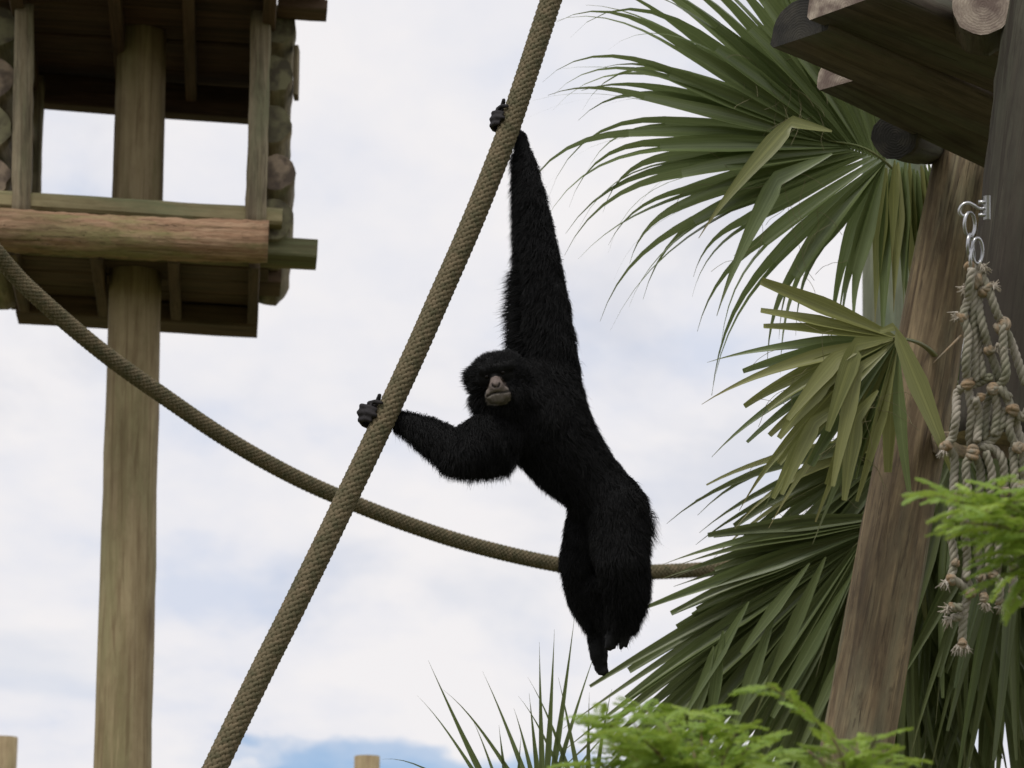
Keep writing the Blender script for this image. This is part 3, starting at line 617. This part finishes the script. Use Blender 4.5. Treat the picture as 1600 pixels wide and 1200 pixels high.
# steel fittings
mb = MB()
pl = NP(1541, 326, .02); mb.tube(resample([NP(1540, 326, .0), NP(1530, 326), NP(1522, 321), NP(1513, 317), NP(1504, 320), NP(1499, 329), NP(1503, 337), NP(1510, 337)], .004)[0], .0042, 8)
mb.build('eye_bolt', M['steel'], net)
o = timber('bolt_plate', NP(1542, 306, .0), NP(1542, 343, .0), sec_rect(0.012, 0.035, .002), [M['steel'], M['steel']], net, segs=2, rough=0, smooth=False)
mb = MB()
for (x, y) in ((1533, 316), (1533, 336)): mb = MB(); mb.tube(np.array([NP(x - 4, y, -.012), NP(x + 8, y, -.012)]), .005, 6); mb.build('bolt', M['steel'], net)
def ring(cx, cy, rx, ry, o, tilt, r=.0042):
    a_ = np.linspace(0, 2 * np.pi, 29)
    q = np.array([NP(cx + rx * math.cos(t) * math.cos(tilt) , cy + ry * math.sin(t), o + rx / 630 * math.cos(t) * math.sin(tilt) * 1.5) for t in a_])
    mb = MB(); mb.tube(q, r, 7, caps=False); return mb.build('chain_link', M['steel'], net)
ring(1515, 351, 10, 19, 0, .6); ring(1516, 384, 9, 18, -.004, 1.1); ring(1527, 392, 9, 20, 0, .4); ring(1519, 406, 8, 18, -.004, 1.2)
top = (1523, 428)
C_ = [
 [(1518, 412), (1523, 432), (1528, 462), (1531, 490), (1537, 516), (1545, 546), (1555, 572), (1565, 606), (1581, 636)],
 [(1528, 412), (1535, 432), (1546, 456), (1557, 488), (1567, 508), (1582, 540), (1602, 600)],
 [(1519, 420), (1515, 448), (1512, 470), (1505, 494), (1513, 522), (1509, 566), (1512, 600)],
 [(1525, 425), (1521, 460), (1521, 500), (1523, 560), (1524, 596)],
 [(1530, 430), (1527, 480), (1529, 540), (1536, 590)],
 [(1567, 508), (1568, 548), (1572, 585), (1560, 604), (1552, 610)],
 [(1512, 600), (1496, 614), (1494, 650), (1488, 684), (1479, 696), (1491, 716), (1490, 762), (1487, 800), (1485, 832), (1491, 872), (1486, 904)],
 [(1512, 600), (1518, 642), (1515, 684), (1521, 706)], [(1524, 622), (1529, 650), (1527, 690)],
 [(1512, 604), (1532, 597), (1550, 588)], [(1552, 606), (1542, 634), (1538, 688)], [(1552, 606), (1558, 640), (1553, 680)],
 [(1583, 640), (1568, 642), (1565, 664), (1552, 686), (1530, 698)], [(1583, 640), (1589, 668), (1598, 702), (1596, 760)],
 [(1578, 622), (1560, 606)], [(1583, 640), (1597, 652), (1606, 640)], [(1583, 644), (1576, 668), (1588, 700)],
 [(1521, 706), (1509, 728), (1512, 770), (1507, 820), (1511, 870), (1509, 905)], [(1521, 706), (1532, 735), (1530, 780), (1526, 840), (1534, 892), (1552, 899)],
 [(1530, 698), (1553, 702), (1567, 722), (1570, 770)], [(1540, 706), (1550, 745), (1543, 800), (1546, 888)],
 [(1486, 904), (1500, 912), (1517, 926), (1510, 905)], [(1513, 925), (1506, 960), (1503, 1004)], [(1503, 950), (1486, 948)], [(1502, 962), (1488, 966)],
 [(1531, 905), (1537, 935)], [(1552, 899), (1562, 908), (1561, 940)], [(1570, 770), (1562, 830), (1560, 872), (1556, 899)], [(1583, 700), (1586, 780), (1580, 850), (1584, 885), (1582, 932)],
 [(1596, 760), (1602, 840), (1590, 880), (1570, 868)], [(1584, 885), (1600, 890)], [(1582, 932), (1600, 945)],
]
for i, pts in enumerate(C_): cord(pts, 0.012 * math.sin(i * 2.1))
for (x, y, r) in ((1538, 454, .019), (1504, 496, .018), (1567, 508, .022), (1545, 547, .016), (1512, 600, .019), (1552, 608, .018), (1583, 641, .019), (1520, 707, .020), (1478, 697, .017), (1532, 621, .014),
                  (1524, 440, .021), (1514, 416, .014), (1487, 905, .017), (1517, 926, .016), (1552, 900, .016), (1494, 880, .012), (1488, 948, .012), (1504, 1004, .014), (1533, 902, .014), (1584, 886, .015), (1590, 700, .017), (1596, 762, .016), (1582, 932, .015), (1538, 936, .014), (1562, 940, .013), (1570, 770, .016)):
    knot(x, y, r)
for a_ in ((1500, 494, -1, 0), (1512, 448, -1, .1), (1548, 446, 1, 0), (1474, 700, -.4, 1), (1482, 908, -.8, .6), (1484, 949, -1, .2), (1486, 966, -1, .2), (1499, 1008, -.4, 1), (1508, 1008, .4, 1), (1556, 540, 1, -.1), (1538, 940, .2, 1), (1563, 942, .2, 1), (1606, 636, .5, -1), (1533, 415, 1, .5)):
    fray(*a_)
mb = MB(); mb.tube(np.array([NP(1502, 524, -.01), NP(1480, 546, -.02), NP(1459, 567, -.02)]), [.0035, .003, .002], 5); mb.build('straw', M['knot'], net)

# ------------------------------------------------------------------ palms
DOWN = Vector((0, 0, -1)); nseg = 14; COLLECT = None
def leaflet(parent, hub, ang, length, wmax, droop, mat, tilt=0.0, cutoff=1.0, start=0.0, dpow=2.0, fold=0.28, kink=None, wob=0.0, twist=None, tp=1.15, split=None):
    """one blade of a fan leaf: V-folded ribbon from the hub, bending down under its weight"""
    a_ = R_(ang); d = (RT * math.cos(a_) + UP * math.sin(a_) + FW * tilt).normalized(); p = Vector(hub) + d * (start * length)
    tw = R_(random.uniform(-38, 38) if twist is None else twist); V = []; UV = []; F = []
    wb = random.uniform(-wob, wob); st = length * (1 - start) * cutoff / nseg; side0 = None
    nmain = nseg if not split else int(nseg * split)
    for i in range(nmain + 1):
        t = start + (1 - start) * cutoff * i / nseg
        nrm = (-FW).lerp(UP, 0.25); nrm = (nrm - d * nrm.dot(d)).normalized(); nrm = Matrix.Rotation(tw * (0.4 + t), 3, d) @ nrm; sd = d.cross(nrm).normalized()
        w_ = wmax * ((0.12 + 0.88 * min(1, t / 0.38) ** 0.8) if t < 0.38 else max(0.03, (1 - (t - 0.38) / 0.62) ** tp))
        h = nrm * (w_ * fold)
        V += [p - sd * (w_ / 2) + h, p - h * 0.6, p + sd * (w_ / 2) + h]; UV += [(0, t), (.5, t), (1, t)]
        if i < nmain:
            k = droop * (t ** dpow) * 3.2 / nseg
            d = (d + DOWN * k + RT * wb / nseg).normalized()
            if kink and abs(t - kink[0]) < 0.5 / nseg: d = (d * 0.25 + (RT * math.cos(R_(kink[1])) + UP * math.sin(R_(kink[1]))) * 1.0 - FW * 0.15).normalized()
            p = p + d * st
    for i in range(nmain):
        for k in (0, 1): F.append((i * 3 + k, i * 3 + k + 1, i * 3 + k + 4, i * 3 + k + 3))
    if split:                                          # the tip parts into two thin drooping tails
        for s_ in (-1, 1):
            pa, pb = V[nmain * 3 + 1], V[nmain * 3 + 1 + s_]; c0 = (pa + pb) / 2; hw = (pb - pa) / 2; dd2 = (d + sd * s_ * random.uniform(.0, .10) + RT * random.uniform(-.06, .06)).normalized(); b0_ = len(V); nt2 = 7
            tl = length * (1 - split) * random.uniform(.7, 1.35); dq = droop * random.uniform(.7, 1.6)
            for i in range(nt2 + 1):
                u_ = i / nt2; ww = hw * (1 - u_) ** 1.5 + hw.normalized() * .0007
                V += [c0 - ww, c0 + ww]; UV += [(.5, split + (1 - split) * u_ * .9), (.5 + .5 * s_, split + (1 - split) * u_ * .9)]
                dd2 = (dd2 + DOWN * (dq * (.25 + u_) * 1.9 / nt2)).normalized(); c0 = c0 + dd2 * (tl / nt2)
            for i in range(nt2): k = b0_ + i * 2; F.append((k, k + 1, k + 3, k + 2))
    if COLLECT is not None:
        k = len(COLLECT[0]); COLLECT[0].extend(V); COLLECT[1].extend(tuple(i + k for i in q) for q in F); COLLECT[2].extend(UV); return None
    return mesh_obj('leaflet', V, F, mat, parent, True, uv=UV)
def frond(palm, crown, hub, costa, fibres=18):
    """stalk from the crown to the hub with a short rib running into the blade; parent of its leaflets"""
    mb = MB(); c, h = np.array(crown), np.array(hub); m_ = (c + h) / 2 + np.array((0, 0, .05))
    tip = h + np.array(RT * math.cos(R_(costa[0])) + UP * math.sin(R_(costa[0]))) * costa[1]
    path, s = resample([c, m_, h, tip], .03); mb.tube(path, np.linspace(.016, .004, len(path)), 7, flat=.7)
    return mb.build('frond', M['petiole'], palm)
def fibres(parent, hub, a0, a1, rr, n):
    mb = MB()
    for i in range(n):
        an = R_(random.uniform(a0, a1)); r0 = rr * random.uniform(.35, .8); c = Vector(hub) + (RT * math.cos(an) + UP * math.sin(an)) * r0 - FW * .02
        q = [c]; d = (RT * random.uniform(-1, 1) + UP * random.uniform(-1, .4) - FW * .2).normalized()
        for k in range(5): d = (d + RT * random.uniform(-.5, .5) + UP * random.uniform(-.6, .3)).normalized(); q.append(q[-1] + d * random.uniform(.02, .045))
        mb.tube(resample(q, .012)[0], .0009, 3, caps=False)
    o = mb.build('leaf_fibre', M['fibre'], parent); o['kind'] = 'stuff'; return o
PD = 9.5; PM = FPX / PD
crown = P(1665, 640, PD + .3)
palm = empty('fan_palm', Vector((crown.x, crown.y, 0)))
tag(palm, 'large fan palm with drooping green fronds behind the leaning pole', 'palm tree')
timber('trunk', Vector((crown.x + .05, crown.y, -.05)), crown, sec_round(0.15, 20), [M['trunk'], M['end']], palm, taper=.85, segs=24, rough=.012)
rnd = random.uniform
# upper frond: wide open fan
h1 = P(1382, 252, PD - .05); f1 = frond(palm, crown, h1, (160, .22))
a = 96
while a < 262:
    if a < 128: ln, dr = 560, .25
    elif a < 170: ln, dr = 530, .62
    elif a < 205: ln, dr = 535, .95
    elif a < 235: ln, dr = 480, 1.5
    else: ln, dr = 340, 1.6
    ln *= rnd(.90, 1.10)
    hb_ = h1 + (RT * math.cos(R_(160)) + UP * math.sin(R_(160))) * (.20 * max(0, 1 - abs(a - 160) / 60))
    leaflet(f1, hb_, a + rnd(-1, 1), ln / PM * .90, rnd(27, 34) / PM, dr * rnd(.5, 1.5), M['palm'], tilt=rnd(-.12, .10) - .05 * math.sin(R_(a)), dpow=3.0, wob=.5, fold=.30, twist=rnd(-26, 26), tp=.95, split=rnd(.50, .68))
    a += 3.3 if a < 200 else (6.0 if a < 222 else 9.5)
for k in range(12):                                   # blades hanging from the hub in front of the grey pole
    leaflet(f1, P(1385 + k * 6, 255 + rnd(-5, 12), PD - .05), 262 + k * 1.9 + rnd(-4, 4), rnd(210, 300) / PM, rnd(20, 26) / PM, .5, M['palm' if k % 3 else 'palmold'], tilt=rnd(-.12, .1))
leaflet(f1, P(1300, 205, PD - .15), 168, 300 / PM, 30 / PM, .3, M['palmold'], tilt=-.12, kink=(.2, 240), fold=.12, twist=0)
leaflet(f1, P(1300, 240, PD - .15), 205, 330 / PM, 30 / PM, .5, M['palm'], tilt=-.12, kink=(.3, 250), fold=.12, twist=0)
leaflet(f1, P(1398, 250, PD - .2), 268, 160 / PM, 17 / PM, .1, M['palmold'], tilt=-.05, fold=.1, twist=0)
fibres(f1, h1, 120, 240, .75, 46)
# middle frond: older, many blades cut off, folded down
h2 = P(1402, 528, PD - .75); f2 = frond(palm, P(1500, 610, PD - .2), h2, (185, .10))
for i, (an, ln, dr, cut) in enumerate([(156, 330, .05, .70), (170, 330, .10, .66), (175, 300, .15, .70), (182, 300, .2, 1), (188, 330, .32, .75), (194, 330, .35, 1), (199, 340, .35, .78), (203, 330, .4, .72), (207, 350, .4, 1), (211, 360, .35, .8), (215, 360, .4, .7), (219, 370, .4, 1),
                                       (223, 370, .35, .75), (227, 350, .4, 1), (231, 350, .3, .7), (235, 360, .35, 1), (239, 340, .3, .75), (243, 350, .3, .9), (247, 330, .3, .7), (251, 350, .25, 1), (255, 320, .25, .72), (259, 330, .2, .8), (263, 310, .2, .68), (268, 320, .2, .75)]):
    leaflet(f2, h2, an + rnd(-1.5, 1.5), ln / (FPX / 8.75), rnd(21, 29) / 514, dr, M['palmold' if i % 5 < 3 else 'palm'], tilt=rnd(-.2, .12) if an > 175 else 0.0, cutoff=cut, dpow=1.6, fold=rnd(.15, .3), wob=.2, twist=rnd(-30, 30))
for (x, y, an, ln, kk) in ((1395, 528, 190, 250, (.22, 262)), (1370, 530, 205, 240, (.3, 235)), (1340, 560, 215, 220, (.3, 232)), (1385, 545, 215, 300, (.2, 258)), (1330, 620, 215, 240, (.3, 250)), (1372, 610, 230, 230, (.25, 262)), (1300, 650, 220, 200, (.3, 245))):
    leaflet(f2, P(x, y, 8.62), an, ln / 514, rnd(24, 32) / 514, .2, M['palmold'], tilt=-.06, kink=kk, fold=.10, cutoff=.8, twist=rnd(-12, 12))
leaflet(f2, P(1368, 520, 8.55), 18, 330 / 514, 34 / 514, .2, M['palmold'], tilt=-.02, kink=(.10, 277), fold=.08, twist=0, start=.02)
fibres(f2, h2, 180, 260, .5, 30)
# lower frond: broad blade spreading to the lower left
h3 = P(1405, 790, PD); f3 = frond(palm, crown, h3, (222, .25))
a = 184
while a < 276:
    ln = 330 if a < 196 else (430 if a < 206 else (580 if a < 236 else 540)); cut = random.choice([.72, .78, .85, 1, 1]) if a > 200 else random.choice([.8, 1])
    st_ = h3 + (RT * math.cos(R_(222)) + UP * math.sin(R_(222))) * (.22 * max(0, 1 - abs(a - 222) / 50))
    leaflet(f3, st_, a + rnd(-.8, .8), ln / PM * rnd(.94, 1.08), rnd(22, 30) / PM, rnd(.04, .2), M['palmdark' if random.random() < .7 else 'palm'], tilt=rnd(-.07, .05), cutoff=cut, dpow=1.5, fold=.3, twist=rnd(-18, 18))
    a += 1.65
for (x, y, an, ln) in ((1210, 960, 250, 260), (1170, 940, 240, 240), (1130, 985, 262, 210), (1290, 870, 245, 280), (1330, 900, 240, 330), (1350, 960, 244, 300), (1265, 880, 232, 230), (1115, 1010, 255, 190)):
    leaflet(f3, P(x, y, PD - .2), an, ln / PM, rnd(18, 24) / PM, .15, M['palm'], tilt=-.02, fold=.12, cutoff=random.choice([.75, 1]), twist=rnd(-15, 15))
# frond between the two, seen edge on
h4 = P(1425, 680, PD + .1); f4 = frond(palm, crown, h4, (225, .15))
for i in range(36):
    an = 186 + i * 2.6; ln = rnd(330, 430)
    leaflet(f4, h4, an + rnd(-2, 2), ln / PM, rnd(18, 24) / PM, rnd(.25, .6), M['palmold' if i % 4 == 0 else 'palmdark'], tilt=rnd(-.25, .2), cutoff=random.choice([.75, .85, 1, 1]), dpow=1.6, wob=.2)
fibres(f4, h4, 185, 260, .7, 20)
# fronds hanging to the right of the leaning pole
for (hx, hy, dd_, n_, sp_) in ((1500, 690, PD + .05, 24, 30), (1590, 720, PD - .15, 26, 30), (1560, 900, PD + .5, 20, 44), (1450, 760, PD + .35, 16, 26)):
    h5 = P(hx, hy, dd_); f5 = frond(palm, crown, h5, (270, .12))
    for i in range(n_):
        an = 270 + (i / (n_ - 1) - .5) * 2 * sp_
        leaflet(f5, h5, an + rnd(-3, 3), rnd(430, 620) / PM, rnd(18, 26) / PM, rnd(.1, .35), M['palmdark' if i % 4 else 'palm'], tilt=rnd(-.22, .2), cutoff=random.choice([.8, 1, 1]), wob=.2)

# deeper fronds of the crown, a dense mass behind the others
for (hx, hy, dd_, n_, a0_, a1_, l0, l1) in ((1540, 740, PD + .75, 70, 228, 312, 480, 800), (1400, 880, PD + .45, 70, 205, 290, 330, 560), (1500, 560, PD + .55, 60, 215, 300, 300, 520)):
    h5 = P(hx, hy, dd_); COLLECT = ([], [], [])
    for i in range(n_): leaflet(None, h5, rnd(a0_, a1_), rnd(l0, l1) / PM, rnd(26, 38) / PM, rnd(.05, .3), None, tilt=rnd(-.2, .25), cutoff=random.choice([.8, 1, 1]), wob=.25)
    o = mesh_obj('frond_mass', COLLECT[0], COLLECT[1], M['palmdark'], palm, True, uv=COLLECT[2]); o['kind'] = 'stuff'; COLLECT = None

# young palm whose blade tips rise at the bottom
yh = P(862, 1330, 9.2); young = empty('young_palm', Vector((yh.x, yh.y, 0)))
tag(young, 'young fan palm with thin upright blade tips below the swinging ape', 'palm tree')
timber('trunk', Vector((yh.x, yh.y, -.05)), yh, sec_round(0.07, 14), [M['trunk'], M['end']], young, taper=.7, segs=14, rough=.006)
def young_frond(px, py, specs):
    h = P(px, py, 9.2); f = frond(young, yh - Vector((0, 0, .15)), h, (90, .08))
    for (an, ln, dr, w_) in specs: leaflet(f, h, an, ln / 489, w_ * .62 / 489, dr, M['palm'], tilt=rnd(-.08, .08), dpow=2.6, fold=.3, wob=.1)
young_frond(850, 1290, [(80, 330, .10, 17), (86, 310, .06, 17), (92, 290, .05, 15), (75, 300, .15, 14), (98, 210, .4, 16), (104, 190, .5, 15), (112, 260, .35, 16), (60, 190, .6, 16), (122, 270, .6, 13)])
young_frond(800, 1300, [(118, 300, .06, 18), (124, 260, .5, 14), (108, 190, .4, 14), (98, 170, .1, 16), (140, 240, .9, 11), (84, 150, .1, 15)])
young_frond(920, 1300, [(100, 250, .2, 15), (92, 220, .2, 16), (84, 230, .3, 15), (108, 260, .5, 14), (116, 240, .7, 12)])

# ------------------------------------------------------------------ feathery shrubs near the camera
def leaf_mesh(seed, n=13, ln=0.085):
    rg = random.Random(seed); V = []; F = []; UV = []
    def quad(a_, b_, c_, d_, v0, v1):
        k = len(V); V.extend([a_, b_, c_, d_]); F.append((k, k + 1, k + 2, k + 3)); UV.extend([(.5, v0), (1, (v0 + v1) / 2), (.5, v1), (0, (v0 + v1) / 2)])
    bend = rg.uniform(.15, .45)
    def ax(t): return Vector((ln * t, 0, -bend * ln * t * t))
    for i in range(6): a_, b_ = ax(i / 6), ax((i + 1) / 6); w_ = Vector((0, .0008, 0)); quad(a_ - w_, a_ + w_, b_ + w_, b_ - w_, .3, .3)
    for i in range(n):
        t = .10 + .9 * (i + .5) / n; b_ = ax(t); lf = .021 * (1 - .55 * abs(t - .45) / .55) * rg.uniform(.85, 1.1)
        for s in (-1, 1):
            dr = Vector((rg.uniform(.25, .5), s, rg.uniform(-.75, -.15))).normalized(); wd = Vector((.0046, 0, .0016 * s))
            quad(b_, b_ + dr * lf * .5 + wd, b_ + dr * lf, b_ + dr * lf * .5 - wd, .2, .75)
    me = bpy.data.meshes.new('leaf'); me.from_pydata(V, [], F); me.materials.append(M['feather']); ul = me.uv_layers.new(name='UVMap')
    for lp in me.loops: ul.data[lp.index].uv = UV[lp.vertex_index]
    return me
LEAF = [leaf_mesh(s, 12 + s % 3, .078 + .008 * (s % 3)) for s in range(6)]
def shrub(name, label, base, stems, twigs, per, spread, depth):
    root = empty(name, Vector((base.x, base.y, 0))); tag(root, label, 'shrub', None)
    for pts, r0, r1 in stems:
        path, s = resample(pts, .05); mb = MB(); mb.tube(path, np.linspace(r0, r1, len(path)), 7); mb.build('stem', M['twig'], root)
    for pts in twigs:
        o = random.uniform(-spread, spread)
        q = [P(x, y, depth + o + .03 * i * random.uniform(-1, 1)) for i, (x, y) in enumerate(pts)]
        path, s = resample(q, .02); mb = MB(); mb.tube(path, np.linspace(.0042, .0014, len(path)), 5); tw = mb.build('twig', M['twig'], root)
        tt, _, _ = frames(path); k = .02 + random.random() * .02; sd = 1
        while k < s[-1] + .005:
            i = min(len(path) - 1, int(np.searchsorted(s, k))); t = Vector(tt[i]); sd = -sd
            side = t.cross(Vector((0, 0, 1))).normalized() * sd
            X = (t * random.uniform(.3, .9) + side * random.uniform(.5, 1.1) + Vector((0, 0, random.uniform(-.15, .35)))).normalized()
            Z = Vector((random.uniform(-.35, .35), random.uniform(-.5, .2), 1)); Z = (Z - X * Z.dot(X)).normalized(); Y = Z.cross(X); sc = random.uniform(.62, 1.0)
            lo = bpy.data.objects.new('leaf', random.choice(LEAF)); COL.objects.link(lo)
            lo.matrix_world = Matrix.Translation(Vector(path[i])) @ Matrix((X, Y, Z)).transposed().to_4x4() @ Matrix.Scale(sc, 4); attach(lo, root)
            k += per * random.uniform(.7, 1.3)
    return root
dB = 5.1
def grow(x0, y0, x1, y1, sag=-14, n=4): return [(x0 + (x1 - x0) * t, y0 + (y1 - y0) * t + sag * math.sin(math.pi * t)) for t in [i / (n - 1) for i in range(n)]]
b1 = P(1120, 1330, dB); gb = Vector((b1.x, b1.y, 0))
tw1 = [grow(1100, 1290, x, y) for x, y in ((935, 1118), (950, 1160), (985, 1125), (1010, 1110), (1040, 1130), (1070, 1112), (1095, 1125), (1120, 1140), (1150, 1145), (1175, 1160), (1200, 1180), (925, 1190), (975, 1180), (1030, 1165), (1080, 1160), (1130, 1175), (1000, 1150), (1160, 1190), (960, 1140), (1110, 1185), (1050, 1185))]
shrub('feathery_shrub', 'bright green feathery shrub at the foot of the lower palm fronds', gb, [([gb, gb + Vector((.03, 0, .7)), P(1115, 1400, dB), P(1100, 1285, dB)], .022, .008)], tw1, .011, .2, dB)
b2 = P(1330, 1340, dB); gb = Vector((b2.x, b2.y, 0))
tw2 = [[(1330, 1250), (1310, 1170), (1283, 1135), (1240, 1098), (1204, 1072)]] + [grow(1330, 1270, x, y) for x, y in ((1262, 1172), (1300, 1165), (1340, 1160), (1370, 1150), (1395, 1185), (1350, 1190), (1290, 1190))]
shrub('feathery_sapling', 'slender bright green sapling in front of the leaning pole base', gb, [([gb, gb + Vector((-.03, 0, .8)), P(1332, 1400, dB), P(1330, 1255, dB)], .016, .006)], tw2, .018, .08, dB)
b3 = P(1790, 1200, dB); gb = Vector((b3.x, b3.y, 0))
tw3 = [grow(1690, 860, x, y, -10) for x, y in ((1452, 772), (1478, 768), (1500, 790), (1490, 815), (1520, 770), (1510, 830), (1540, 800), (1560, 760), (1548, 850), (1570, 880), (1590, 735), (1580, 820), (1595, 905), (1560, 905), (1590, 930), (1575, 860), (1530, 800), (1560, 840), (1575, 780))]
shrub('feathery_tree', 'bright green feathery branch reaching in front of the rope net', gb, [([gb, gb + Vector((.04, 0, 1.2)), P(1780, 1000, dB), P(1690, 858, dB)], .03, .010)], tw3, .017, .14, dB)
